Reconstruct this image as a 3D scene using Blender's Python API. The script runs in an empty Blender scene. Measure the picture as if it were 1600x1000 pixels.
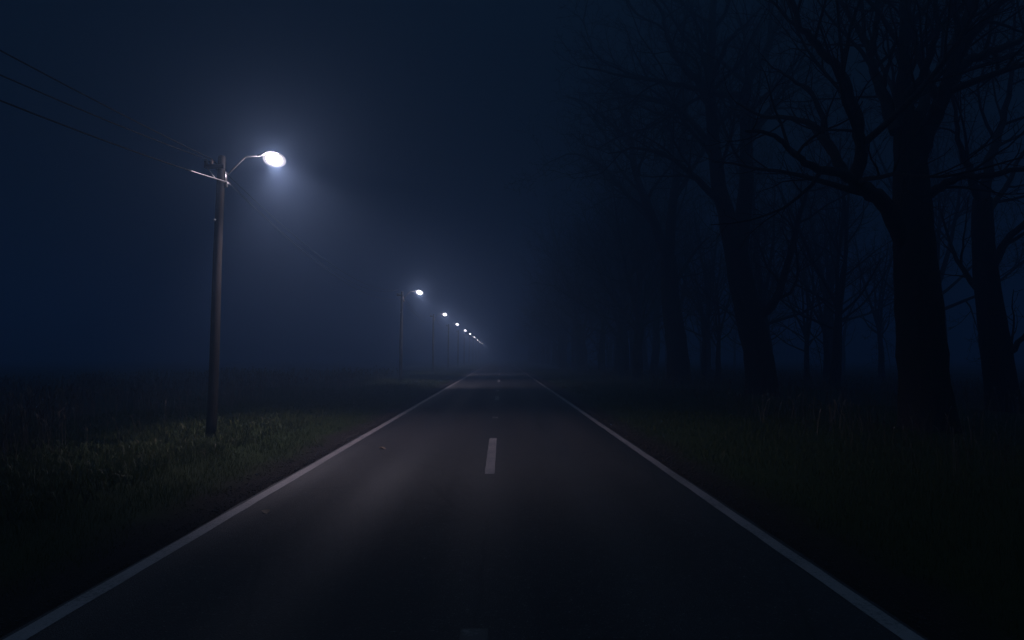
import bpy, math, random
import numpy as np
from mathutils import Vector, Matrix, Euler

random.seed(11)
rng = np.random.default_rng(11)
scene = bpy.context.scene
COL = scene.collection
R = math.radians

# ------------------------------------------------------------------ camera
CAM_H = 2.1
F = 1171.0                       # focal length in pixels of the 1600 px wide photograph
cam_d = bpy.data.cameras.new('camera')
cam_d.sensor_width = 36.0
cam_d.lens = 36.0 * F / 1600.0
cam_d.clip_start = 0.05
cam_d.clip_end = 3000.0
cam = bpy.data.objects.new('camera', cam_d)
cam.location = (0, 0, CAM_H)
cam.rotation_euler = (R(90 + 2.787), 0, R(-0.83))
COL.objects.link(cam)
scene.camera = cam
CM = Euler(cam.rotation_euler).to_matrix()


def at(x, y, d):
    """world point at forward distance d seen at photo pixel (x, y)"""
    v = CM @ Vector(((x - 800) / F, (500 - y) / F, -1))
    v = v * (d / v.y)
    return Vector((v.x, v.y, v.z + CAM_H))


# ------------------------------------------------------------------ helpers
def tag(o, label=None, cat=None, group=None, kind=None):
    if label: o['label'] = label
    if cat: o['category'] = cat
    if group: o['group'] = group
    if kind: o['kind'] = kind
    return o


def empty(name, loc, rz=0.0):
    o = bpy.data.objects.new(name, None)
    o.location = loc
    o.rotation_euler = (0, 0, rz)
    o.empty_display_size = 0.2
    COL.objects.link(o)
    return o


def copy_tree(o, parent=None):
    c = o.copy()
    COL.objects.link(c)
    if parent is not None:
        c.parent = parent
    for ch in list(o.children):
        copy_tree(ch, c)
    return c


class MB:
    """collects shapes into ONE mesh"""
    def __init__(self):
        self.v, self.f = [], []

    def tube(self, pts, rad, sides=6, cap=True):
        n = len(pts)
        pts = [Vector(p) for p in pts]
        if not hasattr(rad, '__len__'):
            rad = [rad] * n
        t0 = (pts[1] - pts[0]).normalized()
        up = Vector((0, 0, 1)) if abs(t0.z) < 0.9 else Vector((1, 0, 0))
        u = t0.cross(up).normalized()
        base = len(self.v)
        cs = [(math.cos(2 * math.pi * k / sides), math.sin(2 * math.pi * k / sides)) for k in range(sides)]
        for i in range(n):
            a = pts[max(i - 1, 0)]
            b = pts[min(i + 1, n - 1)]
            t = (b - a)
            if t.length < 1e-9: t = t0
            t = t.normalized()
            u = (u - t * u.dot(t))
            if u.length < 1e-6:
                u = t.cross(Vector((0.3, 0.5, 0.8)))
            u = u.normalized()
            w = t.cross(u)
            p, r = pts[i], rad[i]
            for c, s in cs:
                self.v.append((p.x + (u.x * c + w.x * s) * r, p.y + (u.y * c + w.y * s) * r, p.z + (u.z * c + w.z * s) * r))
        for i in range(n - 1):
            o0, o1 = base + i * sides, base + (i + 1) * sides
            for k in range(sides):
                k2 = (k + 1) % sides
                self.f.append((o0 + k, o0 + k2, o1 + k2, o1 + k))
        if cap:
            self.f.append(tuple(base + k for k in reversed(range(sides))))
            self.f.append(tuple(base + (n - 1) * sides + k for k in range(sides)))

    def loft(self, rings, closed_ends=True):
        base = len(self.v)
        s = len(rings[0])
        for r in rings:
            self.v.extend([tuple(p) for p in r])
        for i in range(len(rings) - 1):
            o0, o1 = base + i * s, base + (i + 1) * s
            for k in range(s):
                k2 = (k + 1) % s
                self.f.append((o0 + k, o0 + k2, o1 + k2, o1 + k))
        if closed_ends:
            self.f.append(tuple(base + k for k in reversed(range(s))))
            self.f.append(tuple(base + (len(rings) - 1) * s + k for k in range(s)))

    def box(self, c, s, bev=0.0):
        cx, cy, cz = c
        hx, hy, hz = s[0] / 2, s[1] / 2, s[2] / 2
        b = bev
        rings = []
        for z, i in ((-hz, b), (-hz + b, 0), (hz - b, 0), (hz, b)) if b else ((-hz, 0), (hz, 0)):
            x, y = hx - i, hy - i
            rings.append([(cx - x, cy - y, cz + z), (cx + x, cy - y, cz + z), (cx + x, cy + y, cz + z), (cx - x, cy + y, cz + z)])
        self.loft(rings)

    def build(self, name, mat, parent=None, smooth=True):
        me = bpy.data.meshes.new(name)
        me.from_pydata(self.v, [], self.f)
        me.materials.append(mat)
        if smooth:
            me.polygons.foreach_set('use_smooth', [True] * len(me.polygons))
        me.update()
        o = bpy.data.objects.new(name, me)
        COL.objects.link(o)
        if parent is not None:
            o.parent = parent
        return o


def np_mesh(name, verts, quads=None, tris=None, mat=None, parent=None, smooth=False):
    me = bpy.data.meshes.new(name)
    nq = 0 if quads is None else len(quads)
    nt = 0 if tris is None else len(tris)
    me.vertices.add(len(verts))
    me.vertices.foreach_set('co', np.asarray(verts, dtype=np.float32).ravel())
    idx = []
    if nq: idx.append(np.asarray(quads, dtype=np.int32).ravel())
    if nt: idx.append(np.asarray(tris, dtype=np.int32).ravel())
    idx = np.concatenate(idx)
    me.loops.add(len(idx))
    me.loops.foreach_set('vertex_index', idx)
    me.polygons.add(nq + nt)
    st = np.concatenate([np.arange(nq) * 4, nq * 4 + np.arange(nt) * 3]).astype(np.int32)
    me.polygons.foreach_set('loop_start', st)
    if smooth:
        me.polygons.foreach_set('use_smooth', np.ones(nq + nt, dtype=bool))
    me.update(calc_edges=True)
    me.validate()
    if mat: me.materials.append(mat)
    o = bpy.data.objects.new(name, me)
    COL.objects.link(o)
    if parent is not None: o.parent = parent
    return o


# ------------------------------------------------------------------ materials
class NT:
    def __init__(self, name):
        self.m = bpy.data.materials.new(name)
        self.m.use_nodes = True
        self.t = self.m.node_tree
        self.t.nodes.clear()
        self.out = self.n('ShaderNodeOutputMaterial')

    def n(self, typ, **kw):
        nd = self.t.nodes.new(typ)
        for k, v in kw.items():
            setattr(nd, k, v)
        return nd

    def l(self, a, b):
        self.t.links.new(a, b)

    def bsdf(self, rough=0.8, spec=0.3, metal=0.0, col=(0.5, 0.5, 0.5)):
        b = self.n('ShaderNodeBsdfPrincipled')
        b.inputs['Base Color'].default_value = (*col, 1)
        b.inputs['Roughness'].default_value = rough
        b.inputs['Specular IOR Level'].default_value = spec
        b.inputs['Metallic'].default_value = metal
        self.l(b.outputs[0], self.out.inputs['Surface'])
        return b

    def coord(self, scale=(1, 1, 1), which='Object'):
        tc = self.n('ShaderNodeTexCoord')
        mp = self.n('ShaderNodeMapping')
        mp.inputs['Scale'].default_value = scale
        self.l(tc.outputs[which], mp.inputs[0])
        return mp.outputs[0]

    def noise(self, vec, scale, detail=4, rough=0.55):
        n = self.n('ShaderNodeTexNoise')
        n.inputs['Scale'].default_value = scale
        n.inputs['Detail'].default_value = detail
        n.inputs['Roughness'].default_value = rough
        self.l(vec, n.inputs['Vector'])
        return n.outputs['Fac']

    def ramp(self, fac, stops):
        r = self.n('ShaderNodeValToRGB')
        els = r.color_ramp.elements
        while len(els) < len(stops):
            els.new(0.5)
        for e, (p, c) in zip(els, stops):
            e.position = p
            e.color = (*c, 1) if len(c) == 3 else c
        self.l(fac, r.inputs[0])
        return r.outputs[0]

    def mix(self, fac, a, b, blend='MIX'):
        m = self.n('ShaderNodeMix', data_type='RGBA', blend_type=blend)
        for s, v in ((m.inputs[0], fac), (m.inputs[6], a), (m.inputs[7], b)):
            if isinstance(v, (int, float)): s.default_value = v
            elif isinstance(v, tuple): s.default_value = (*v, 1)
            else: self.l(v, s)
        return m.outputs[2]

    def math(self, op, a, b=None, clamp=False):
        m = self.n('ShaderNodeMath', operation=op, use_clamp=clamp)
        for s, v in ((m.inputs[0], a), (m.inputs[1], b)):
            if v is None: continue
            if isinstance(v, (int, float)): s.default_value = v
            else: self.l(v, s)
        return m.outputs[0]

    def maprange(self, v, a, b, c=0.0, d=1.0):
        m = self.n('ShaderNodeMapRange')
        self.l(v, m.inputs[0])
        for i, q in enumerate((a, b, c, d)):
            m.inputs[i + 1].default_value = q
        return m.outputs[0]

    def bump(self, b, h, strength=0.5, dist=0.01):
        bp = self.n('ShaderNodeBump')
        bp.inputs['Strength'].default_value = strength
        bp.inputs['Distance'].default_value = dist
        self.l(h, bp.inputs['Height'])
        self.l(bp.outputs[0], b.inputs['Normal'])


def mat_asphalt():
    k = NT('asphalt')
    b = k.bsdf(0.75, 0.35)
    v = k.coord()
    big = k.noise(k.coord((0.5, 0.06, 1)), 1.2, 5)
    fine = k.noise(v, 60, 3, 0.7)
    vo = k.n('ShaderNodeTexVoronoi'); vo.inputs['Scale'].default_value = 75
    k.l(v, vo.inputs['Vector'])
    sx = k.n('ShaderNodeSeparateXYZ'); k.l(v, sx.inputs[0])
    # wheel tracks, worn a little paler and smoother along each lane
    wob = k.math('MULTIPLY', k.math('SUBTRACT', k.noise(k.coord((0.2, 0.05, 1)), 1.0, 2), 0.5), 0.7)
    xx = k.math('ADD', sx.outputs[0], wob)
    tr = k.math('COSINE', k.math('MULTIPLY', k.math('ADD', xx, 0.27), 2 * math.pi / 1.62))
    trk = k.maprange(tr, -0.6, 1.0)
    c = k.ramp(fine, [(0.25, (0.0095, 0.0082, 0.0088)), (0.5, (0.0279, 0.0231, 0.0252)), (0.8, (0.0646, 0.0544, 0.0585))])
    c = k.mix(k.maprange(vo.outputs['Color'], 0.80, 0.98), c, (0.2400, 0.2320, 0.2320))
    c = k.mix(k.math('MULTIPLY', trk, 0.35), c, (0.0245, 0.0224, 0.0238))
    c = k.mix(k.maprange(big, 0.35, 0.7, 0.0, 0.75), c, (0.0136, 0.0128, 0.0136))
    med = k.noise(v, 7, 5, 0.75)
    c = k.mix(k.maprange(med, 0.42, 0.62, 0.0, 0.55), c, (0.0128, 0.0120, 0.0128))
    # sealed cracks
    cr = k.n('ShaderNodeTexVoronoi', feature='DISTANCE_TO_EDGE')
    cr.inputs['Scale'].default_value = 0.35
    wv = k.n('ShaderNodeMix', data_type='RGBA'); wv.inputs[0].default_value = 0.12
    k.l(v, wv.inputs[6])
    wn = k.n('ShaderNodeTexNoise'); wn.inputs['Scale'].default_value = 1.3; wn.inputs['Detail'].default_value = 4
    k.l(v, wn.inputs['Vector']); k.l(wn.outputs['Color'], wv.inputs[7])
    k.l(wv.outputs[2], cr.inputs['Vector'])
    crk = k.maprange(cr.outputs['Distance'], 0.0, 0.010, 1.0, 0.0)
    c = k.mix(k.math('MULTIPLY', crk, 0.8), c, (0.01, 0.01, 0.01))
    k.l(c, b.inputs['Base Color'])
    ro = k.maprange(big, 0.3, 0.75, 0.88, 0.74)
    ro = k.math('SUBTRACT', ro, k.math('MULTIPLY', trk, 0.16))
    k.l(ro, b.inputs['Roughness'])
    h = k.math('ADD', k.math('MULTIPLY', vo.outputs['Distance'], 0.9), fine)
    k.bump(b, h, 0.9, 0.010)
    return k.m


def mat_paint(gain=1.0):
    k = NT('road_paint')
    b = k.bsdf(0.6, 0.4)
    v = k.coord()
    n1 = k.noise(v, 22, 5, 0.75)
    n2 = k.noise(v, 1.1, 3)
    n3 = k.noise(v, 90, 2)
    w = k.math('ADD', n1, k.math('MULTIPLY', k.math('SUBTRACT', n2, 0.5), 0.5))
    fac = k.maprange(w, 0.36, 0.50)
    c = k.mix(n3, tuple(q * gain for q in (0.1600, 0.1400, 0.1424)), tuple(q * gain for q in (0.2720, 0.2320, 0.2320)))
    c = k.mix(fac, (0.09, 0.085, 0.085), c)
    k.l(c, b.inputs['Base Color'])
    k.bump(b, n3, 0.4, 0.003)
    return k.m


def mat_worn_paint(lo=0.45, hi=0.62):
    k = NT('worn_road_paint')
    b = k.bsdf(0.6, 0.4)
    v = k.coord()
    n1 = k.noise(v, 9, 6, 0.75)
    c = k.mix(k.maprange(n1, lo, hi), (0.038, 0.036, 0.036), (0.3200, 0.3040, 0.2960))
    k.l(c, b.inputs['Base Color'])
    return k.m


def mat_ground():
    k = NT('earth')
    b = k.bsdf(0.95, 0.1)
    v = k.coord()
    sx = k.n('ShaderNodeSeparateXYZ'); k.l(v, sx.inputs[0])
    n1 = k.noise(v, 0.8, 5)
    n2 = k.noise(v, 14, 5, 0.7)
    ax = k.math('ABSOLUTE', k.math('ADD', sx.outputs[0], 0.3))
    ax = k.math('ADD', ax, k.math('MULTIPLY', k.math('SUBTRACT', n1, 0.5), 1.2))
    dirt = k.mix(n2, (0.0112, 0.0080, 0.0072), (0.0400, 0.0288, 0.0256))
    soil = k.mix(n2, (0.0160, 0.0240, 0.0064), (0.0360, 0.0496, 0.0144))
    field = k.mix(n1, (0.020, 0.018, 0.014), (0.035, 0.032, 0.022))
    c = k.mix(k.maprange(ax, 3.9, 4.7), dirt, soil)
    c = k.mix(k.maprange(ax, 12, 22), c, field)
    k.l(c, b.inputs['Base Color'])
    k.bump(b, k.math('ADD', n2, k.noise(v, 45, 4, 0.7)), 0.9, 0.04)
    return k.m


def mat_blades(name, stops, trans=0.25):
    k = NT(name)
    g = k.n('ShaderNodeNewGeometry')
    c = k.ramp(g.outputs['Random Per Island'], stops)
    n = k.noise(k.coord(), 0.5, 4)
    c = k.mix(k.maprange(n, 0.35, 0.65, 0.0, 0.6), c, k.mix(0.5, c, stops[0][1]))
    b = k.n('ShaderNodeBsdfPrincipled')
    b.inputs['Roughness'].default_value = 0.6
    b.inputs['Specular IOR Level'].default_value = 0.25
    k.l(c, b.inputs['Base Color'])
    t = k.n('ShaderNodeBsdfTranslucent'); k.l(c, t.inputs[0])
    ms = k.n('ShaderNodeMixShader'); ms.inputs[0].default_value = trans
    k.l(b.outputs[0], ms.inputs[1]); k.l(t.outputs[0], ms.inputs[2])
    k.l(ms.outputs[0], k.out.inputs['Surface'])
    return k.m


def mat_bark():
    k = NT('bark')
    b = k.bsdf(0.9, 0.15)
    v = k.coord((1, 1, 0.22))
    n1 = k.noise(v, 9, 6, 0.7)
    n2 = k.noise(k.coord(), 0.9, 3)
    c = k.ramp(n1, [(0.3, (0.010, 0.008, 0.007)), (0.55, (0.026, 0.021, 0.018)), (0.8, (0.05, 0.042, 0.036))])
    c = k.mix(k.maprange(n2, 0.5, 0.75, 0, 0.5), c, (0.020, 0.024, 0.014))
    k.l(c, b.inputs['Base Color'])
    k.bump(b, n1, 1.0, 0.05)
    return k.m


def mat_twig():
    k = NT('twig_bark')
    b = k.bsdf(0.85, 0.2)
    n = k.noise(k.coord(), 3, 3)
    k.l(k.mix(n, (0.012, 0.010, 0.009), (0.030, 0.025, 0.022)), b.inputs['Base Color'])
    return k.m


def mat_wood():
    k = NT('weathered_pole_wood')
    b = k.bsdf(0.75, 0.3)
    n1 = k.noise(k.coord((1, 1, 0.035)), 42, 5, 0.65)
    n2 = k.noise(k.coord((1, 1, 0.4)), 2.2, 4)
    c = k.ramp(n1, [(0.3, (0.005, 0.004, 0.004)), (0.5, (0.016, 0.013, 0.0115)), (0.75, (0.038, 0.031, 0.027))])
    c = k.mix(k.maprange(n2, 0.4, 0.7, 0.0, 0.6), c, (0.025, 0.021, 0.019))
    k.l(c, b.inputs['Base Color'])
    k.bump(b, n1, 0.6, 0.012)
    return k.m


def mat_metal(name, col, rough=0.4, metal=0.9):
    k = NT(name)
    b = k.bsdf(rough, 0.5, metal, col)
    n = k.noise(k.coord(), 30, 4)
    k.l(k.mix(n, tuple(c * 0.7 for c in col), col), b.inputs['Base Color'])
    k.l(k.maprange(n, 0.3, 0.7, rough * 0.8, min(1, rough * 1.3)), b.inputs['Roughness'])
    return k.m


def mat_plain(name, col, rough=0.5, spec=0.5, a=0.75):
    k = NT(name)
    b = k.bsdf(rough, spec, 0.0, col)
    n = k.noise(k.coord(), 25, 4)
    k.l(k.mix(n, tuple(c * a for c in col), col), b.inputs['Base Color'])
    return k.m


def mat_lens(strength):
    k = NT('lit_lamp_glass')
    e = k.n('ShaderNodeEmission')
    e.inputs['Color'].default_value = (1.0, 0.90, 0.96, 1)
    e.inputs['Strength'].default_value = strength
    tr = k.n('ShaderNodeBsdfTransparent')
    ad = k.n('ShaderNodeAddShader')
    tr.inputs[0].default_value = (0.85, 0.85, 0.85, 1)
    k.l(e.outputs[0], ad.inputs[0]); k.l(tr.outputs[0], ad.inputs[1])
    k.l(ad.outputs[0], k.out.inputs['Surface'])
    return k.m


M = dict(asphalt=mat_asphalt(), paint=mat_paint(), pool_lit=mat_paint(1.9), worn=mat_worn_paint(), faint=mat_worn_paint(0.56, 0.85), ground=mat_ground(),  # second paint is brighter to imitate lamp pools on the far dashes
         bark=mat_bark(), twig=mat_twig(), wood=mat_wood(),
         steel=mat_metal('galvanised_steel', (0.55, 0.54, 0.54), 0.38, 0.85),
         wire=mat_metal('lamplit_wire', (0.62, 0.60, 0.60), 0.4, 0.8),
         housing=mat_metal('lamp_housing_paint', (0.22, 0.22, 0.23), 0.5, 0.3),
         ceramic=mat_plain('brown_ceramic', (0.06, 0.035, 0.025), 0.3),
         rubber=mat_plain('black_wire_sheath', (0.005, 0.005, 0.006), 0.7, 0.1),
         reflector=mat_plain('white_reflector', (0.8, 0.8, 0.8), 0.25),
         leaf=mat_plain('dead_leaf', (0.22, 0.15, 0.10), 0.7, 0.2),
         stone=mat_plain('gravel_stone', (0.09, 0.078, 0.072), 0.85, 0.2, 0.3))

# ------------------------------------------------------------------ tunables for the light
SKY_STRENGTH = 0.05
SKY_LOW = (0.012, 0.034, 0.068)
SKY_HIGH = (1.05, 2.10, 3.40)
HAZE_DENSITY = 0.0097
HAZE_COLOR = (0.46, 0.68, 1.0)
HAZE_G = 0.79
SPOT_W = 1950.0
POINT_W = 150.0
LENS = 7.0
LAMP_COL = (0.97, 0.83, 0.97)

# ------------------------------------------------------------------ ground
def hgt(x, y):
    """terrain height: flat under the road, shallow ditch and uneven verge beside it"""
    x = np.asarray(x, float); y = np.asarray(y, float)
    ax = np.abs(x + 0.3)
    und = 0.10 * np.sin(x * 0.55 + y * 0.21) + 0.07 * np.sin(x * 0.23 - y * 0.37 + 1.3) + 0.05 * np.sin(x * 1.3 + y * 0.9)
    k = np.clip((ax - 5.0) / 5.0, 0, 1)
    h = und * k - 0.05 * np.clip((ax - 3.3) / 0.5, 0, 1)
    h += np.clip((ax - 4.6) / 2.0, 0, 1) * 0.06
    h -= np.clip((3.6 - ax) / 0.2, 0, 1) * 0.06
    return h


def axis(lo, hi, fine_lo, fine_hi, fine, grow):
    a = [fine_lo]
    s = fine
    while a[-1] < fine_hi: a.append(a[-1] + fine)
    while a[-1] < hi:
        s *= grow; a.append(a[-1] + s)
    s = fine
    while a[0] > lo:
        s *= grow; a.insert(0, a[0] - s)
    return np.array(a)


gx = axis(-420, 420, -16, 18, 0.25, 1.12)
gy = axis(-20, 760, 0, 60, 0.5, 1.06)
X, Y = np.meshgrid(gx, gy)
Z = hgt(X, Y)
nx, ny = len(gx), len(gy)
I = np.arange(nx * ny).reshape(ny, nx)
quads = np.stack([I[:-1, :-1], I[:-1, 1:], I[1:, 1:], I[1:, :-1]], -1).reshape(-1, 4)
g = np_mesh('ground', np.stack([X, Y, Z], -1).reshape(-1, 3), quads, None, M['ground'], smooth=True)
tag(g, 'dark flat field and dirt verge on both sides of the road', 'ground', kind='structure')

# ------------------------------------------------------------------ road
ROAD_L, ROAD_R = -3.73, 3.18
prof = [(ROAD_L - 0.10, -0.06), (ROAD_L, 0.0), (-2.2, 0.022), (-0.3, 0.035), (1.7, 0.022), (ROAD_R, 0.0), (ROAD_R + 0.10, -0.06)]


def road_z(x):
    for (a, za), (b, zb) in zip(prof, prof[1:]):
        if a <= x <= b:
            return za + (zb - za) * (x - a) / (b - a)
    return -0.06


ys = list(np.arange(-15, 100, 0.5)) + list(np.arange(100, 700, 5.0))
rv, rq = [], []
for j, y in enumerate(ys):
    for i, (x, z) in enumerate(prof):
        xx = x
        if i in (0, 1): xx += 0.015 * math.sin(y * 0.9) + random.uniform(-0.015, 0.015)
        if i in (5, 6): xx += 0.015 * math.sin(y * 0.7 + 1) + random.uniform(-0.015, 0.015)
        rv.append((xx, y, z))
    if j:
        n = len(prof)
        for i in range(n - 1):
            a = (j - 1) * n + i
            rq.append((a, a + 1, a + 1 + n, a + n))
road = np_mesh('road', np.array(rv), np.array(rq), None, M['asphalt'])
tag(road, 'dark asphalt two lane road running straight into the haze', 'road', kind='structure')


def strip(name, xc, w, y0, y1, mat, dz=0.004, step=0.5):
    n = max(2, int((y1 - y0) / step) + 1)
    yy = np.linspace(y0, y1, n)
    v, q = [], []
    for j, y in enumerate(yy):
        ja, jb = random.uniform(-0.006, 0.006), random.uniform(-0.006, 0.006)
        for x in (xc - w / 2 + ja, xc, xc + w / 2 + jb):
            v.append((x, y, road_z(x) + dz))
        if j:
            a = (j - 1) * 3
            q += [(a, a + 1, a + 4, a + 3), (a + 1, a + 2, a + 5, a + 4)]
    return np_mesh(name, np.array(v), np.array(q), None, mat, parent=road)


e = strip('edge_line', -3.60, 0.175, -10, 420, M['paint']); e['label'] = 'left white edge line of the road'
e = strip('edge_line', 3.06, 0.165, -10, 420, M['paint']); e['label'] = 'right white edge line of the road'
strip('centre_line_dash', -0.20, 0.18, 13.3, 19.05, M['paint'])
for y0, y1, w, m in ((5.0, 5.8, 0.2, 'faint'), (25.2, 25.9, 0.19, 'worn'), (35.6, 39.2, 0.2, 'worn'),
                     (44.5, 46.5, 0.16, 'worn'), (60.5, 67.0, 0.18, 'pool_lit'), (84, 90, 0.18, 'pool_lit'),
                     (108, 114, 0.18, 'pool_lit'), (132, 138, 0.18, 'pool_lit')):
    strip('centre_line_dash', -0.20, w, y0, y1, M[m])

# ------------------------------------------------------------------ grass
def blades(name, base, h, w, lean, mat, curl=0.35):
    """one mesh of N bent, tapering blades"""
    n = len(base)
    ang = rng.uniform(0, 2 * np.pi, n)
    la = rng.uniform(0, 2 * np.pi, n)
    d = np.stack([np.cos(la), np.sin(la)], 1) * (lean * h)[:, None]
    s = np.stack([np.cos(ang), np.sin(ang)], 1) * (w / 2)[:, None]
    v = np.zeros((n, 5, 3), np.float32)
    b = base
    v[:, 0, :2] = b[:, :2] - s; v[:, 1, :2] = b[:, :2] + s
    v[:, 0, 2] = v[:, 1, 2] = b[:, 2] - 0.02
    mid = b[:, :2] + d * curl
    v[:, 2, :2] = mid + s * 0.7; v[:, 3, :2] = mid - s * 0.7
    v[:, 2, 2] = v[:, 3, 2] = b[:, 2] + h * 0.58
    v[:, 4, :2] = b[:, :2] + d
    v[:, 4, 2] = b[:, 2] + h * np.clip(1 - lean * 0.35, 0.3, 1)
    o = np.arange(n)[:, None] * 5
    q = np.array([[0, 1, 2, 3]]) + o
    t = np.array([[3, 2, 4]]) + o
    return np_mesh(name, v.reshape(-1, 3), q, t, mat)


def patch(x, y):
    return (np.sin(x * 1.7 + 0.6 * np.sin(y * 0.8)) * np.sin(y * 0.9 + 0.7 * np.sin(x * 1.1)) + 0.5 * np.sin(x * 3.7 + y * 2.3)) * 0.5


def scatter(n, x0, x1, y0, y1, power=1.8):
    """points with a density that falls with distance"""
    u = rng.uniform(0, 1, n)
    y = (y0 ** (1 - power) + u * (y1 ** (1 - power) - y0 ** (1 - power))) ** (1 / (1 - power))
    x = rng.uniform(x0, x1, n)
    return x, y


green = mat_blades('verge_grass_blade', [(0.0, (0.024, 0.036, 0.007)), (0.45, (0.040, 0.056, 0.010)), (0.85, (0.060, 0.068, 0.015)), (1.0, (0.10, 0.082, 0.034))])
dry = mat_blades('dry_grass_blade', [(0.0, (0.065, 0.048, 0.037)), (0.5, (0.125, 0.093, 0.076)), (1.0, (0.20, 0.15, 0.13))], 0.15)


def verge(n, side, xa, xb, label):
    x, y = scatter(n, xa, xb, 2.5, 130, 1.35)
    edge = 3.95 + 0.22 * np.sin(y * 0.7) + 0.2 * np.sin(y * 1.9 + 1) + 0.12 * np.sin(y * 5.1)
    ax = np.abs(x + 0.3)
    p = patch(x, y)
    keep = (rng.uniform(0, 1, n) < np.clip((ax - edge) / 0.5, 0.0, 1) * np.clip(0.85 + p * 0.45, 0.3, 1)) & (ax > edge)
    x, y, p, ax = x[keep], y[keep], p[keep], ax[keep]
    m = len(x)
    h = rng.uniform(0.06, 0.18, m) * (1 + 0.55 * p) * np.clip(0.55 + (ax - 4.1) * 0.3, 0.5, 1.15)
    w = rng.uniform(0.005, 0.010, m) * np.clip(y / 14, 0.7, 5)
    o = blades('verge_grass', np.stack([x, y, hgt(x, y)], 1), h, w, rng.uniform(0.15, 0.85, m), green)
    return tag(o, label, 'grass', kind='stuff')


verge(210000, -1, -13.5, -4.2, 'short green verge grass between dirt shoulder and field on the left')
verge(130000, 1, 3.9, 12.5, 'dim green verge grass along the right side of the road')


def tall(n, xa, xb, y0, y1, label, hmin, hmax, inner):
    x, y = scatter(n, xa, xb, y0, y1, 1.3)
    ax = np.abs(x + 0.3)
    p = patch(x * 0.45, y * 0.35)
    keep = rng.uniform(0, 1, n) < np.clip((ax - inner) / 2.5, 0, 1) * np.clip(0.45 + 0.9 * p, 0.05, 1)
    x, y, p = x[keep], y[keep], p[keep]
    m = len(x)
    hh = rng.uniform(hmin, hmax, m) * (1 + 0.25 * p)
    # stalk with nodding seed head: a narrow blade plus a wide short one at the tip
    n_ = m
    la = rng.uniform(0, 2 * np.pi, n_)
    ln = rng.uniform(0.05, 0.32, n_) * hh
    d = np.stack([np.cos(la), np.sin(la)], 1) * ln[:, None]
    ang = rng.uniform(0, 2 * np.pi, n_)
    wd = rng.uniform(0.005, 0.009, n_) * np.clip(y / 14, 0.8, 5)
    s = np.stack([np.cos(ang), np.sin(ang)], 1) * (wd / 2)[:, None]
    b = np.stack([x, y, hgt(x, y)], 1)
    v = np.zeros((n_, 11, 3), np.float32)
    for i, (t, wk, zz) in enumerate(((0, 1, -0.02), (0.3, 0.85, 0.5), (0.75, 0.7, 0.84), (0.9, 2.6, 0.92), (1.15, 1.8, 0.98))):
        v[:, 2 * i, :2] = b[:, :2] + d * t - s * wk
        v[:, 2 * i + 1, :2] = b[:, :2] + d * t + s * wk
        v[:, 2 * i, 2] = v[:, 2 * i + 1, 2] = b[:, 2] + hh * zz
    v[:, 10, :2] = b[:, :2] + d * 1.35
    v[:, 10, 2] = b[:, 2] + hh * 1.0
    o = np.arange(n_)[:, None] * 11
    q = np.concatenate([np.array([[2 * i, 2 * i + 1, 2 * i + 3, 2 * i + 2]]) + o for i in range(4)])
    t = np.array([[8, 9, 10]]) + o
    ob = np_mesh('tall_dry_grass', v.reshape(-1, 3), q, t, dry)
    return tag(ob, label, 'grass', kind='stuff')


tall(30000, -30, -8.0, 9, 75, 'tall pale dry grass stalks in the field left of the road', 0.5, 1.0, 8.6)
tall(20000, 5.5, 30, 7, 100, 'tall dry grass stalks under the bare trees on the right', 0.4, 0.9, 7.4)

# weeds: low broad tufts among the verge
x, y = scatter(2600, -15, -6.0, 5, 60, 1.3)
bx, by, bh, bw = [], [], [], []
for a, b_ in zip(x, y):
    for _ in range(9):
        bx.append(a + random.gauss(0, 0.10)); by.append(b_ + random.gauss(0, 0.10))
        bh.append(random.uniform(0.10, 0.28)); bw.append(random.uniform(0.02, 0.04) * max(0.8, b_ / 18))
bx, by = np.array(bx), np.array(by)
o = blades('weed_tufts', np.stack([bx, by, hgt(bx, by)], 1), np.array(bh), np.array(bw), rng.uniform(0.3, 1.0, len(bx)), green)
tag(o, 'broad leaved weed tufts scattered through the left verge grass', 'weeds', kind='stuff')

# gravel on both shoulders
n = 9000
y = 3.0 * (70 / 3.0) ** rng.uniform(0, 1, n)
side = rng.uniform(0, 1, n) < 0.55
x = np.where(side, ROAD_L - 0.10 - np.abs(rng.normal(0.15, 0.3, n)), ROAD_R + 0.10 + np.abs(rng.normal(0.2, 0.4, n)))
r_ = rng.uniform(0.006, 0.022, n) * np.clip(y / 12, 0.7, 1.4)
octa = np.array([(1, 0, 0), (0, 1, 0), (-1, 0, 0), (0, -1, 0), (0, 0, 1), (0, 0, -1)], float)
v = octa[None] * r_[:, None, None] * rng.uniform(0.6, 1.3, (n, 6, 1))
v[:, :, 2] *= 0.7
v += np.stack([x, y, np.maximum(hgt(x, y), -0.055) + r_ * 0.3], 1)[:, None, :]
tri = np.array([(0, 1, 4), (1, 2, 4), (2, 3, 4), (3, 0, 4), (1, 0, 5), (2, 1, 5), (3, 2, 5), (0, 3, 5)])
t = (tri[None] + np.arange(n)[:, None, None] * 6).reshape(-1, 3)
o = np_mesh('gravel', v.reshape(-1, 3), None, t, M['stone'])
tag(o, 'loose gravel strewn along both dirt shoulders of the road', 'gravel', kind='stuff')

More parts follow.
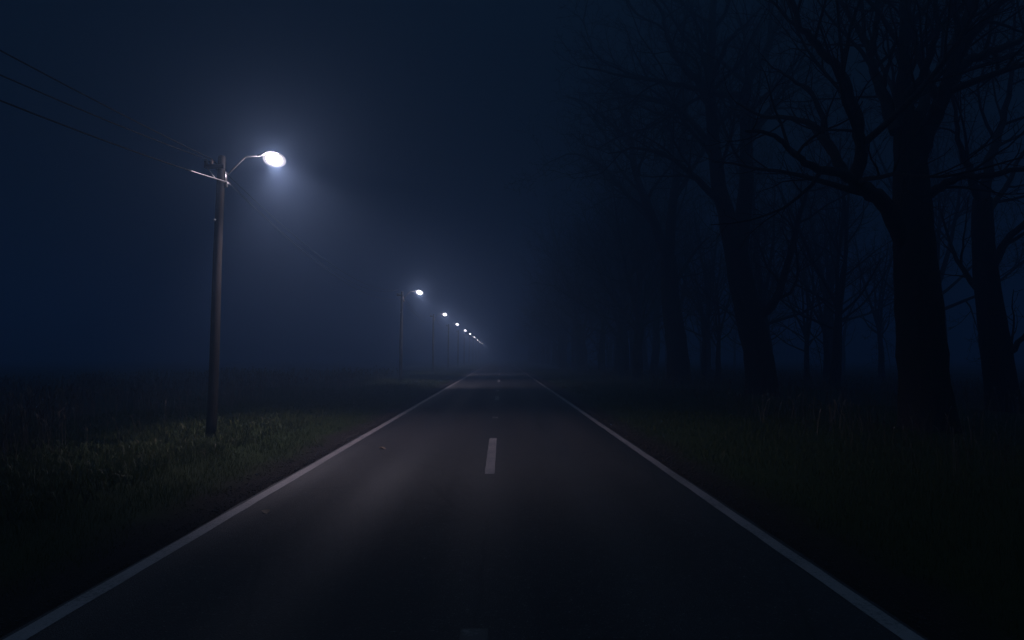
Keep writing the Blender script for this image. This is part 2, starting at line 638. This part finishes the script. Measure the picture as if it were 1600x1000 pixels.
# ------------------------------------------------------------------ fallen leaves on the asphalt
def leaf(x, y, s, rz, label):
    mb = MB()
    out = [(0, -0.5, 0), (0.2, -0.32, 0.05), (0.36, -0.05, 0.12), (0.26, 0.22, 0.1), (0, 0.5, 0.02), (-0.26, 0.2, 0.13), (-0.34, -0.05, 0.2), (-0.2, -0.3, 0.06)]
    for p in out: mb.v.append((p[0] * s, p[1] * s, p[2] * s))
    c = len(mb.v); mb.v.append((0, 0, -0.01 * s))
    for i in range(8): mb.f.append((i, (i + 1) % 8, c))
    mb.tube([(0, -0.48 * s, 0), (0.04 * s, -0.8 * s, 0.05 * s)], 0.012 * s, 4)
    o = mb.build('fallen_leaf', M['leaf'])
    o.location = (x, y, road_z(x) + 0.012)
    o.rotation_euler = (0.15, -0.1, rz)
    return tag(o, label, 'leaf', 'fallen leaves on the road')


for px_, py_, s, rz, lb in ((597, 701, 0.20, 1.3, 'pale dead leaf on the asphalt near the left edge line, by the first lamp'),
                            (415, 798, 0.16, 0.5, 'curled dead leaf on the near left part of the road, by the edge line')):
    p = at(px_, py_, 2459 / (py_ - 557))
    leaf(p.x, p.y, s, rz, lb)

# ------------------------------------------------------------------ lamp posts
lens_m = mat_lens(LENS)
bloom_m = mat_lens(0.42)


def make_post():
    """wooden utility pole with short crossarm, curved lamp arm over the road and a lit cobra-head lamp; base at the origin"""
    root = empty('street_lamp', (0, 0, 0))
    H = 7.42
    mb = MB()
    pts, rad = [], []
    lean = 0.16
    for i in range(13):
        t = i / 12
        pts.append((lean * t + 0.012 * math.sin(t * 7), 0.01 * math.sin(t * 5), -0.3 + (H + 0.3) * t)); rad.append(0.138 - 0.034 * t)
    pts.append((lean + 0.002, 0, H + 0.04)); rad.append(0.09)
    mb.tube(pts, rad, 18)
    pole = mb.build('pole', M['wood'], root)
    # crossarm towards the field
    mb = MB()
    mb.box((lean - 0.14, -0.145, H - 0.26), (0.52, 0.09, 0.10), 0.008)
    mb.build('crossarm', M['wood'], root, smooth=False)
    mb = MB()
    mb.tube([(lean - 0.34, -0.145, H - 0.28), (lean - 0.10, -0.13, H - 0.62)], 0.014, 6)
    mb.build('arm_brace', M['steel'], root)

    def insul(x, y, z):
        mb = MB()
        prof_ = [(0.012, -0.10), (0.014, 0.0), (0.045, 0.0), (0.05, 0.03), (0.03, 0.045), (0.055, 0.055), (0.055, 0.085), (0.03, 0.10), (0.034, 0.125), (0.012, 0.14)]
        rings = [[(x + r * math.cos(a * math.pi / 5), y + r * math.sin(a * math.pi / 5), z + zz) for a in range(10)] for r, zz in prof_]
        mb.loft(rings)
        mb.build('insulator', M['ceramic'], root)
    insul(lean - 0.36, -0.145, H - 0.21)
    insul(lean - 0.22, -0.145, H - 0.21)
    # lower wire clamp on the road side of the pole
    mb = MB()
    mb.box((lean + 0.13, -0.02, H - 0.71), (0.08, 0.06, 0.16), 0.006)
    mb.tube([(lean + 0.15, -0.10, H - 0.69), (lean + 0.20, 0.06, H - 0.69)], 0.028, 8)
    mb.build('wire_clamp', M['steel'], root)
    # lamp arm: rises steeply from the pole, then bends level to the lamp
    p0 = Vector((lean + 0.09, 0, H - 0.52))
    arm = [p0, p0 + Vector((0.25, 0, 0.26)), p0 + Vector((0.50, 0, 0.52)), p0 + Vector((0.535, 0, 0.55)), p0 + Vector((0.575, 0, 0.565)), p0 + Vector((0.92, 0, 0.585))]
    mb = MB(); mb.tube(arm, 0.021, 10)
    mb.build('lamp_arm', M['steel'], root)
    mb = MB()
    mb.box((lean + 0.105, 0, H - 0.50), (0.05, 0.12, 0.26), 0.008)
    mb.build('arm_bracket', M['steel'], root)
    # lamp head
    L0 = p0 + Vector((0.86, 0, 0.585))
    mb = MB()
    secs = [(0.0, 0.030, 0.030), (0.10, 0.036, 0.036), (0.18, 0.07, 0.05), (0.27, 0.12, 0.055), (0.38, 0.15, 0.055), (0.48, 0.12, 0.04), (0.55, 0.05, 0.015), (0.56, 0.02, 0.008)]
    rings = []
    for dx, wy, hz in secs:
        ring = []
        lift = 0.085 * min(1.0, max(0.0, (dx - 0.08) / 0.16)) - 0.05 * max(0, dx - 0.3)
        for a in range(14):
            th = 2 * math.pi * a / 14
            c, s = math.cos(th), math.sin(th)
            z = hz * s if s > 0 else 0.02 * s
            ring.append((L0.x + dx, L0.y + wy * c, L0.z + z + lift))
        rings.append(ring)
    mb.loft(rings)
    head = mb.build('lamp_head', M['housing'], root)
    # globe below the housing: bright burner inside, outer glass glow added to imitate bloom
    cx = L0.x + 0.45

    def globe(ax_, ay, az, drop, name, mat, parent):
        mb = MB()
        rings = []
        rt = Matrix.Rotation(R(14), 3, 'Y')
        for j in range(11):
            ph = -math.pi / 2 + (j + 0.12) / 10.24 * math.pi
            ring = []
            for a in range(22):
                th = 2 * math.pi * a / 22
                q = rt @ Vector((ax_ * math.cos(ph) * math.cos(th), ay * math.cos(ph) * math.sin(th), -az * math.sin(ph)))
                ring.append((cx + q.x, L0.y + q.y, L0.z + drop + q.z))
            rings.append(ring)
        mb.loft(rings)
        return mb.build(name, mat, parent)
    globe(0.315, 0.215, 0.20, -0.095, 'lamp_bloom_glass', bloom_m, head)
    globe(0.225, 0.15, 0.14, -0.10, 'lamp_bulb', lens_m, head)
    # real light sources of the lamp
    sd = bpy.data.lights.new('lamp_beam', 'SPOT')
    sd.energy = SPOT_W; sd.color = LAMP_COL; sd.spot_size = R(118); sd.spot_blend = 0.6; sd.shadow_soft_size = 0.06
    so = bpy.data.objects.new('lamp_beam', sd); COL.objects.link(so); so.parent = head
    so.location = (cx, L0.y, L0.z - 0.10)
    so.rotation_euler = (0, R(-18), 0)
    pd = bpy.data.lights.new('lamp_glow', 'POINT')
    pd.energy = POINT_W; pd.color = LAMP_COL; pd.shadow_soft_size = 0.05
    po = bpy.data.objects.new('lamp_glow', pd); COL.objects.link(po); po.parent = head
    po.location = (cx, L0.y, L0.z - 0.10)
    # small pale marker disc nailed to the pole
    mb = MB()
    mb.tube([(0.055, -0.142, 5.72), (0.055, -0.165, 5.72)], 0.035, 10)
    mb.build('marker_disc', M['reflector'], root)
    return root, H, lean, cx, L0


post0, PH, LEAN, LX, L0 = make_post()
spots = [(-7.66, 20.0), (-8.05, 60), (-8.35, 92), (-8.6, 122), (-8.75, 152), (-9.0, 182), (-9.1, 212), (-9.2, 243), (-9.3, 275), (-9.4, 308), (-9.5, 342), (-9.6, 378), (-9.7, 415), (-9.8, 455)]
plabels = ['nearest wooden lamp post, large and brightly lit, standing in the left verge',
           'second lamp post along the road, its whole pole and lit lamp clearly visible',
           'third lamp post along the road, thinner, just right of the second one',
           'fourth lamp post along the road, its bent arm and small lamp still visible',
           'fifth lamp post along the road, its faint pole half lost in the haze']
far_label = 'tiny distant lamp post whose lamp is a faint glowing point in the haze'
POSTS = []
for i, (px_, py_) in enumerate(spots):
    o = post0 if i == 0 else copy_tree(post0)
    z = float(hgt(px_, py_))
    o.location = (px_, py_, z)
    if i: o.rotation_euler = (R(random.uniform(-0.6, 0.6)), R(random.uniform(-1.2, 0.3)), R(random.uniform(-5, 5)))
    s = [1, 0.965, 0.965, 0.99, 0.99, 1, 1, 1, 1, 1, 1, 1, 1, 1][i]
    o.scale = (1, 1, s)
    tag(o, plabels[i] if i < 5 else far_label, 'street lamp', 'lamp posts in a row along the left side of the road')
    POSTS.append(Vector((px_, py_, z)))

# ------------------------------------------------------------------ wires
def wire(dx, dy, dz, r, label, sag0, sag, m):
    pts = []
    anchors = [Vector((-7.66, -26, 0))] + POSTS[:8]
    for k in range(len(anchors) - 1):
        a = anchors[k] + Vector((dx, dy, dz)); b = anchors[k + 1] + Vector((dx, dy, dz))
        n = 28 if k < 2 else 12
        sg = sag0 if k == 0 else sag
        for i in range(n):
            t = i / n
            p = a.lerp(b, t); p.z -= sg * 4 * t * (1 - t)
            pts.append(p)
    pts.append(anchors[-1] + Vector((dx, dy, dz)))
    mb = MB(); mb.tube(pts, [r if i < 29 else 0.006 for i in range(len(pts))], 6)
    o = mb.build('power_wire', m)
    return tag(o, label, 'wire', 'wires strung from post to post')


wire(LEAN - 0.22, -0.145, PH - 0.06, 0.012, 'uppermost thin dark wire running from the top left corner to the post top', 0.92, 1.1, M['rubber'])
wire(LEAN - 0.36, -0.145, PH - 0.06, 0.012, 'middle thin dark wire reaching the insulator on the crossarm tip', 1.45, 1.3, M['rubber'])
low = wire(LEAN + 0.18, -0.02, PH - 0.66, 0.013, 'lowest and thickest wire, shining where it crosses the post below the lamp', 1.46, 1.2, M['rubber'])

# added bright sleeve imitating lamplight on the lowest wire at the first post
q0 = Vector((-7.66 + LEAN + 0.18, 20 - 0.02, PH - 0.66 + POSTS[0].z))
qa = Vector((-7.66 + LEAN + 0.18, -26, PH - 0.66))
pts = []
for i in range(15):
    t = 1 - 0.055 * i / 14
    p = qa.lerp(q0, t); p.z -= 1.46 * 4 * t * (1 - t)
    pts.append(p)
pts.insert(0, q0 + Vector((0.035, 0.10, -0.05)))
mb = MB(); mb.tube(pts, [0.012] + [0.019] * 9 + [0.0185, 0.018, 0.0175, 0.017, 0.016, 0.0145], 8)
gr = mb.build('wire_lit_sleeve', M['wire'], low)
gr['label'] = 'bright sleeve standing for the lamplit stretch of the wire'

# ------------------------------------------------------------------ bare trees
class Tree:
    def __init__(self, seed, detail=1.0, rmin=0.007):
        self.r = random.Random(seed)
        self.t = MB()      # trunk
        self.c = MB()      # crown: limbs, branches and twigs
        self.detail = detail
        self.rmin = rmin

    def path(self, p, d, length, n, wob, trop):
        r = self.r
        pts = [Vector(p)]
        d = Vector(d).normalized()
        st = length / n
        for i in range(n):
            d = d + Vector((r.gauss(0, wob), r.gauss(0, wob), r.gauss(0, wob) + trop))
            d.normalize()
            pts.append(pts[-1] + d * st)
        return pts

    def branch(self, pts, r0, r1, level, kids=None):
        """draw a limb along pts and grow smaller ones from it"""
        n = len(pts)
        rad = [r0 + (r1 - r0) * (i / (n - 1)) ** 0.8 for i in range(n)]
        sides = (9, 6, 4, 3, 3)[min(level, 4)]
        self.c.tube(pts, rad, sides, cap=False)
        self.sprout(pts, rad, level, kids)

    def sprout(self, pts, rad, level, kids=None):
        if level >= 4: return
        r = self.r
        n = len(pts)
        seg = [(pts[i + 1] - pts[i]).length for i in range(n - 1)]
        L = sum(seg)
        if kids is None:
            kids = (L * 1.1, L * 1.6, L * 2.5, L * 3.4)[level] * self.detail
            kids = int(kids + r.random())
            kids = min(kids, (16, 16, 14, 9)[level])
        spin = r.uniform(0, 6.28)
        for k in range(kids):
            t = (0.22, 0.16, 0.12, 0.15)[level] + (1 - 0.2) * (k + r.random()) / max(kids, 1)
            t = min(t, 1.0)
            f = t * (n - 1); i = min(int(f), n - 2); f -= i
            p = pts[i].lerp(pts[i + 1], f)
            pr = rad[i] + (rad[i + 1] - rad[i]) * f
            ax = (pts[i + 1] - pts[i]).normalized()
            spin += 2.4 + r.gauss(0, 0.5)
            q = ax.orthogonal().normalized()
            side = Matrix.Rotation(spin, 3, ax) @ q
            ang = R(r.uniform(28, 62))
            d = ax * math.cos(ang) + side * math.sin(ang)
            d.z += 0.12
            ln = ((0.62, 0.50, 0.48, 0.45)[level]) * L * (1.12 - 0.62 * t) * r.uniform(0.6, 1.25)
            ln = min(ln, (6.5, 3.2, 1.7, 0.8)[level])
            if ln < 0.12: continue
            cr = max(self.rmin, min(pr * r.uniform(0.42, 0.68), ln * 0.022 + 0.004))
            m = (7, 6, 5, 3)[level]
            pp = self.path(p, d, ln, m, (0.16, 0.17, 0.17, 0.12)[level], (0.05, 0.045, 0.02, 0.0)[level])
            self.branch(pp, cr, max(self.rmin * 0.6, cr * 0.22), level + 1)

    def trunk(self, pts, rad, flare=True):
        r = self.r
        # refine and roughen
        n = len(pts); pts = [Vector(p) for p in pts]
        P, Q = [], []
        for i in range(n - 1):
            for s in range(5):
                t = s / 5
                a, b = pts[max(i - 1, 0)], pts[i]; c, d = pts[i + 1], pts[min(i + 2, n - 1)]
                p = 0.5 * ((2 * b) + (c - a) * t + (2 * a - 5 * b + 4 * c - d) * t * t + (-a + 3 * b - 3 * c + d) * t ** 3)
                P.append(p); Q.append((rad[i] + (rad[i + 1] - rad[i]) * t) * r.uniform(0.96, 1.05))
        P.append(pts[-1]); Q.append(rad[-1])
        self.t.tube(P, Q, 22, cap=False)
        # fluting and root flare
        base = P[0]
        vs = self.t.v
        for k, v in enumerate(vs):
            i, a = divmod(k, 22)
            if i >= len(P): break
            c = P[i]
            h = c.z - base.z
            fl = 1 + 0.05 * math.sin(a * 2 * math.pi / 22 * 5 + h * 0.4) + 0.03 * math.sin(a * 2 * math.pi / 22 * 9 - h * 0.9)
            if flare: fl += 0.28 * math.exp(-max(h, 0) / 0.5) * (0.75 + 0.4 * math.sin(a * 2 * math.pi / 22 * 5 + 1))
            vs[k] = (c.x + (v[0] - c.x) * fl, c.y + (v[1] - c.y) * fl, v[2])
        return P, Q

    def limb(self, pts, r0, r1, level=0, kids=None):
        """smooth curve through the given points, then twigs"""
        pts = [Vector(p) for p in pts]
        n = len(pts); P = []
        for i in range(n - 1):
            for s in range(4):
                t = s / 4
                a, b = pts[max(i - 1, 0)], pts[i]; c, d = pts[i + 1], pts[min(i + 2, n - 1)]
                p = 0.5 * ((2 * b) + (c - a) * t + (2 * a - 5 * b + 4 * c - d) * t * t + (-a + 3 * b - 3 * c + d) * t ** 3)
                if i or s:
                    p = p + Vector((self.r.gauss(0, 0.03), self.r.gauss(0, 0.03), self.r.gauss(0, 0.03)))
                P.append(p)
        P.append(pts[-1])
        self.branch(P, r0, r1, level, kids)

    def finish(self, base, label, group):
        base = Vector(base)
        for mb in (self.t, self.c):
            mb.v = [(v[0] - base.x, v[1] - base.y, v[2] - base.z) for v in mb.v]
        root = empty('bare_tree', base)
        self.t.build('trunk', M['bark'], root)
        self.c.build('crown', M['twig'], root)
        return tag(root, label, 'tree', group)


TG = 'bare trees standing in a row along the right side of the road'
DEEP = 'bare trees fading into the haze on the right'


def jit(p, d=0.8):
    return p


# --- the big nearest tree
def A(lst, d0):
    """photo pixels with depth offsets -> world points"""
    return [at(x, y, d0 + dd) for x, y, dd in lst]


d = 22.0
T = Tree(3, 1.0, 0.008)
T.trunk([at(1452, 690, d), at(1444, 600, d), at(1436, 480, d), at(1428, 360, d), at(1424, 270, d), at(1421, 180, d)], [0.80, 0.68, 0.61, 0.56, 0.47, 0.40])
T.limb(A([(1419, 230, 0), (1412, 150, 0.2), (1412, 60, 0.3), (1418, -40, 0.5), (1410, -160, 0.9), (1425, -300, 1.2)], d), 0.31, 0.06)
T.limb(A([(1432, 250, 0), (1452, 195, -0.3), (1478, 140, -0.8), (1496, 70, -1.2), (1520, 0, -1.7), (1530, -110, -2.2), (1556, -240, -2.4)], d), 0.30, 0.06)
T.limb(A([(1480, 140, -0.8), (1506, 100, -0.6), (1560, 78, -0.3), (1620, 46, 0.3), (1700, -10, 0.6)], d), 0.20, 0.04)
T.limb(A([(1490, 100, -1.0), (1530, 40, -1.5), (1590, -30, -2.2), (1640, -120, -2.6)], d), 0.16, 0.03)
T.limb(A([(1416, 395, 0), (1398, 345, -0.3), (1370, 310, -0.9), (1338, 284, -1.5), (1346, 240, -1.9), (1338, 180, -2.2), (1318, 125, -2.5), (1284, 80, -2.8), (1252, 45, -3.1), (1234, -10, -3.3), (1232, -80, -3.4)], d), 0.29, 0.045)
T.limb(A([(1340, 285, -1.5), (1312, 262, -1.2), (1296, 225, -0.9), (1270, 195, -0.5), (1236, 184, 0.1), (1195, 182, 0.5), (1150, 160, 1.0)], d), 0.19, 0.03)
T.limb(A([(1345, 288, -1.5), (1310, 270, -2.0), (1268, 262, -2.6), (1234, 232, -3.1), (1200, 208, -3.6), (1165, 205, -4.0)], d), 0.17, 0.03)
T.limb(A([(1293, 222, -0.9), (1282, 175, -0.6), (1262, 140, -0.2), (1225, 118, 0.3), (1190, 92, 0.8)], d), 0.11, 0.02)
T.limb(A([(1402, 205, 0), (1386, 165, 0.5), (1368, 120, 1.0), (1360, 80, 1.4), (1338, 40, 1.7), (1312, 0, 2.0), (1300, -60, 2.3)], d), 0.23, 0.04)
T.limb(A([(1362, 85, 1.3), (1368, 40, 1.0), (1374, -10, 0.8), (1380, -90, 0.4)], d), 0.13, 0.03)
T.limb(A([(1416, 150, 0.1), (1436, 128, -0.4), (1452, 92, -0.9), (1464, 40, -1.3), (1466, -30, -1.6), (1480, -100, -1.9)], d), 0.17, 0.03)
T.limb(A([(1378, 140, 0.8), (1390, 95, 0.3), (1400, 60, -0.2), (1390, 10, -0.6)], d), 0.09, 0.02)
T.limb(A([(1440, 318, 0), (1464, 296, -0.5), (1500, 278, -1.1), (1550, 272, -1.7), (1610, 262, -2.2), (1690, 230, -2.8)], d), 0.17, 0.04)
T.limb(A([(1430, 210, 0), (1448, 150, 1.2), (1474, 90, 4.0), (1510, 20, 5.2), (1530, -60, 6.0)], d), 0.22, 0.04)
T.limb(A([(1424, 240, 0), (1400, 160, 2.4), (1360, 60, 4.4), (1330, -40, 5.6)], d), 0.12, 0.03)
T.finish(at(1452, 690, d), 'nearest and thickest bare tree, its black trunk rising beside the tall grass on the right', TG)

# --- second tree of the row: two tall stems
d = 39.0
T = Tree(5, 1.0, 0.010)
T.trunk([at(1192, 632, d), at(1186, 560, d), at(1170, 490, d), at(1156, 430, d), at(1146, 370, d)], [0.84, 0.72, 0.66, 0.63, 0.55])
T.limb(A([(1148, 390, 0), (1128, 310, -0.3), (1116, 230, -0.5), (1110, 140, -0.8), (1112, 40, -1.0), (1116, -30, -1.0), (1114, -70, -1.0)], d), 0.52, 0.08)
T.limb(A([(1154, 390, 0), (1165, 300, 0.4), (1166, 220, 0.8), (1166, 140, 1.0), (1196, 80, 1.4), (1220, 20, 1.6), (1236, -60, 2.0)], d), 0.50, 0.08)
T.limb(A([(1176, 500, 0), (1204, 478, -0.8), (1226, 430, -1.6), (1244, 360, -2.2), (1262, 300, -2.8), (1300, 250, -3.2)], d), 0.30, 0.05)
T.limb(A([(1164, 150, 0.9), (1110, 144, -1.5), (1050, 130, -2.6), (980, 118, -3.4), (905, 104, -4)], d), 0.24, 0.03)
T.limb(A([(1110, 140, -0.8), (1072, 108, -1.8), (1046, 60, -2.4), (1030, 10, -3), (990, -30, -3.4)], d), 0.24, 0.04)
T.limb(A([(1112, 120, -0.8), (1135, 70, -2.4), (1160, 44, -3.2), (1190, 10, -4)], d), 0.18, 0.04)
T.limb(A([(1118, 240, -0.5), (1080, 190, 0.9), (1040, 160, 2.0), (990, 150, 3.2), (930, 160, 4.2)], d), 0.22, 0.03)
T.limb(A([(1130, 320, -0.3), (1090, 280, -1.4), (1052, 250, -2.4), (1000, 232, -3.2), (950, 240, -3.8)], d), 0.22, 0.03)
T.limb(A([(1166, 230, 0.8), (1200, 180, 2.0), (1230, 150, 3.0), (1290, 120, 4.0)], d), 0.22, 0.03)
T.limb(A([(1166, 180, 0.9), (1196, 150, -0.9), (1240, 100, -2.0), (1270, 40, -2.6)], d), 0.20, 0.03)
T.finish(at(1192, 632, d), 'second big bare tree in the row, its trunk splitting into two tall parallel stems', TG)

# --- third tree
d = 56.0
T = Tree(8, 1.05, 0.012)
T.trunk([at(1062, 606, d), at(1058, 540, d), at(1048, 470, d), at(1044, 400, d)], [0.95, 0.78, 0.68, 0.55])
T.limb(A([(1044, 410, 0), (1050, 330, 0.4), (1062, 250, 0.6), (1070, 190, 1.0), (1074, 140, 1.2), (1078, 110, 1.4)], d), 0.46, 0.07)
T.limb(A([(1042, 410, 0), (1020, 340, -0.8), (996, 280, -1.4), (985, 210, -2.0), (978, 170, -2.4), (975, 130, -2.6)], d), 0.44, 0.06)
T.limb(A([(1022, 350, -0.7), (985, 310, 0.8), (950, 270, 2.0), (900, 240, 3.0), (850, 258, 3.8)], d), 0.24, 0.03)
T.limb(A([(1054, 310, 0.4), (1090, 250, -1.0), (1120, 200, -2), (1130, 120, -3)], d), 0.24, 0.04)
T.limb(A([(988, 230, -1.9), (950, 190, -3.0), (915, 160, -3.8), (880, 150, -4.6)], d), 0.20, 0.03)
T.limb(A([(1046, 460, 0), (1080, 400, 0.8), (1110, 370, 1.8)], d), 0.24, 0.04)
T.finish(at(1062, 606, d), 'third bare tree in the row, leaning slightly left with a forked crown', TG)

# --- right background tree
d = 28.0
T = Tree(13, 1.0, 0.008)
T.trunk([at(1572, 668, d), at(1562, 590, d), at(1550, 500, d), at(1540, 420, d), at(1536, 350, d), at(1536, 310, d)], [0.62, 0.54, 0.47, 0.42, 0.36, 0.32])
T.limb(A([(1536, 325, 0), (1516, 270, -0.4), (1500, 230, -0.8), (1492, 170, -1.1), (1486, 110, -1.4)], d), 0.20, 0.03)
T.limb(A([(1536, 325, 0), (1548, 250, 0.5), (1566, 190, 0.9), (1580, 110, 1.2), (1584, 20, 1.4)], d), 0.24, 0.04)
T.limb(A([(1545, 430, 0), (1566, 385, -0.7), (1600, 350, -1.3), (1640, 300, -1.8), (1680, 270, -2.0)], d), 0.20, 0.03)
T.limb(A([(1556, 560, 0), (1585, 545, -0.5), (1620, 500, -1.0), (1660, 460, -1.6)], d), 0.16, 0.03)
T.limb(A([(1545, 470, 0), (1510, 430, 1.0), (1485, 380, 1.8), (1470, 330, 2.6)], d), 0.15, 0.03)
T.limb(A([(1536, 345, 0), (1560, 310, 1.2), (1600, 240, 2.0), (1640, 200, 2.6)], d), 0.17, 0.03)
T.finish(at(1572, 668, d), 'slender bare tree at the right edge, its branch forking low beside the biggest trunk', TG)


# --- generic trees for the rest of the row and the wood behind
def generic(seed, H=20.0, r0=0.62, detail=0.85, rmin=0.012, spread=1.0):
    T = Tree(seed, detail, rmin)
    r = T.r
    fork = H * r.uniform(0.24, 0.36)
    x, y = 0.0, 0.0
    pts, rad = [(0, 0, -0.2)], [r0]
    for i in range(1, 5):
        x += r.gauss(0, 0.12); y += r.gauss(0, 0.12)
        pts.append((x, y, fork * i / 4)); rad.append(r0 * (1 - 0.4 * i / 4))
    T.trunk(pts, rad)
    top = Vector(pts[-1])
    ns = r.choice((3, 4))
    a0 = r.uniform(0, 6.28)
    for k in range(ns):
        a = a0 + k * 6.28 / ns + r.gauss(0, 0.3)
        tilt = R(r.uniform(8, 30)) * spread
        dd = Vector((math.cos(a) * math.sin(tilt), math.sin(a) * math.sin(tilt), math.cos(tilt)))
        T.branch(T.path(top - Vector((0, 0, 0.5)), dd, (H - fork) * r.uniform(0.8, 1.0), 12, 0.07, 0.03), r0 * r.uniform(0.38, 0.5), 0.05, 0)
    for k in range(r.choice((3, 4, 5))):
        a = r.uniform(0, 6.28)
        tilt = R(r.uniform(50, 75))
        dd = Vector((math.cos(a) * math.sin(tilt), math.sin(a) * math.sin(tilt), math.cos(tilt)))
        T.branch(T.path(top - Vector((0, 0, r.uniform(0.3, fork * 0.35))), dd, H * r.uniform(0.28, 0.42) * spread, 9, 0.08, 0.06), r0 * r.uniform(0.2, 0.3), 0.035, 0)
    return T


protos = []
for s, kw in ((21, dict(H=23, r0=0.55, spread=1.1)), (22, dict(H=22, r0=0.5, spread=1.2)), (23, dict(H=25, r0=0.6, spread=1.0)), (24, dict(H=15, r0=0.30, spread=0.8, detail=0.75))):
    protos.append(generic(s, **kw))
proot = [None] * len(protos)


def place(k, x, y, s, rz, label, group):
    z = float(hgt(x, y))
    if proot[k] is None:
        o = protos[k].finish((0, 0, 0), label, group)
        proot[k] = o
    else:
        o = copy_tree(proot[k])
    o.location = (x, y, z - 0.1)
    o.rotation_euler = (R(random.uniform(-2, 2)), R(random.uniform(-2, 2)), rz)
    o.scale = (s, s, s)
    return tag(o, label, 'tree', group)


row_label = 'bare roadside tree further down the row, a dim silhouette merging into the haze'
yy = 68.0
k = 0
named = {0: 'fourth bare tree in the roadside row, behind and left of the leaning third tree',
         1: 'fifth bare tree in the roadside row, its trunk only a dim blue shape'}
while yy < 330:
    place(k % 3, (13.2 if yy < 90 else 12.2) + random.uniform(-1.2, 1.0), yy, random.uniform(0.88, 1.02), random.uniform(0, 6.28), named.get(k, row_label), TG)
    yy += random.uniform(4.6, 7.0) * (1 + yy / 600)
    k += 1
wood_label = 'faint bare tree of the wood behind the roadside row, seen between nearer trunks'
back = [(20.5, 46, 3, 1.1, 'thin bare tree between the two-stemmed tree and the biggest trunk, crooked and dim'),
        (19.8, 72, 3, 1.15, 'slim bare tree just right of the leaning third tree, set back from the road')]
for x, y, k, s, lb in back:
    place(k, x, y, s, random.uniform(0, 6.28), lb, DEEP)
yy = 84.0
while yy < 300:
    place(random.choice((0, 1, 2)), 20 + random.uniform(-2.0, 4.0), yy, random.uniform(0.8, 0.97), random.uniform(0, 6.28), wood_label, DEEP)
    yy += random.uniform(7, 12) * (1 + yy / 400)
for i in range(26):
    while True:
        y = random.uniform(40, 170); x = random.uniform(18, 26 + y * 0.28)
        if x / y < 0.75: break
    place(random.choice((1, 3, 3, 3)), x, y, random.uniform(0.72, 0.98), random.uniform(0, 6.28), wood_label, DEEP)

# ------------------------------------------------------------------ haze
bpy.context.view_layer.update()
top = max((o.matrix_world @ Vector(c)).z for o in scene.objects if o.type == 'MESH' for c in o.bound_box) + 0.4
mb = MB()
mb.box((0, 370, (top - 1.5) / 2), (860, 800, top + 1.5))
k = NT('haze')
pv = k.n('ShaderNodeVolumePrincipled')
pv.inputs['Color'].default_value = (*HAZE_COLOR, 1)
pv.inputs['Density'].default_value = HAZE_DENSITY
pv.inputs['Anisotropy'].default_value = HAZE_G
pv.inputs['Density Attribute'].default_value = ''
pv.inputs['Temperature Attribute'].default_value = ''
pv.inputs['Color Attribute'].default_value = ''
k.l(pv.outputs[0], k.out.inputs['Volume'])
k.m.cycles.homogeneous_volume = True
hz = mb.build('haze', k.m, smooth=False)
tag(hz, 'pale blue night mist filling the air over the road and field', 'haze', kind='stuff')

# ------------------------------------------------------------------ sky
w = bpy.data.worlds.new('World')
scene.world = w
w.use_nodes = True
t = w.node_tree
t.nodes.clear()
out = t.nodes.new('ShaderNodeOutputWorld')
bg = t.nodes.new('ShaderNodeBackground')
# night sky: deep blue, made far brighter overhead, out of view, to light the mist
tc = t.nodes.new('ShaderNodeTexCoord')
sx = t.nodes.new('ShaderNodeSeparateXYZ')
t.links.new(tc.outputs['Generated'], sx.inputs[0])
rp = t.nodes.new('ShaderNodeValToRGB')
rp.color_ramp.elements[0].position = 0.48
rp.color_ramp.elements[0].color = (*SKY_LOW, 1)
rp.color_ramp.elements[1].position = 0.85
rp.color_ramp.elements[1].color = (*SKY_HIGH, 1)
t.links.new(sx.outputs[2], rp.inputs[0])
t.links.new(rp.outputs[0], bg.inputs[0])
bg.inputs[1].default_value = SKY_STRENGTH
t.links.new(bg.outputs[0], out.inputs[0])

# ------------------------------------------------------------------ render settings
scene.render.engine = 'CYCLES'
cy = scene.cycles
cy.volume_bounces = 5
cy.max_bounces = 8
cy.diffuse_bounces = 2
cy.glossy_bounces = 2
cy.transparent_max_bounces = 8
cy.sample_clamp_indirect = 3.0
cy.use_denoising = True
cy.denoiser = 'OPENIMAGEDENOISE'
cy.use_light_tree = True
vs = scene.view_settings
vs.view_transform = 'Standard'
vs.look = 'None'
vs.exposure = 0.0
vs.gamma = 1.0
vs.use_curve_mapping = False
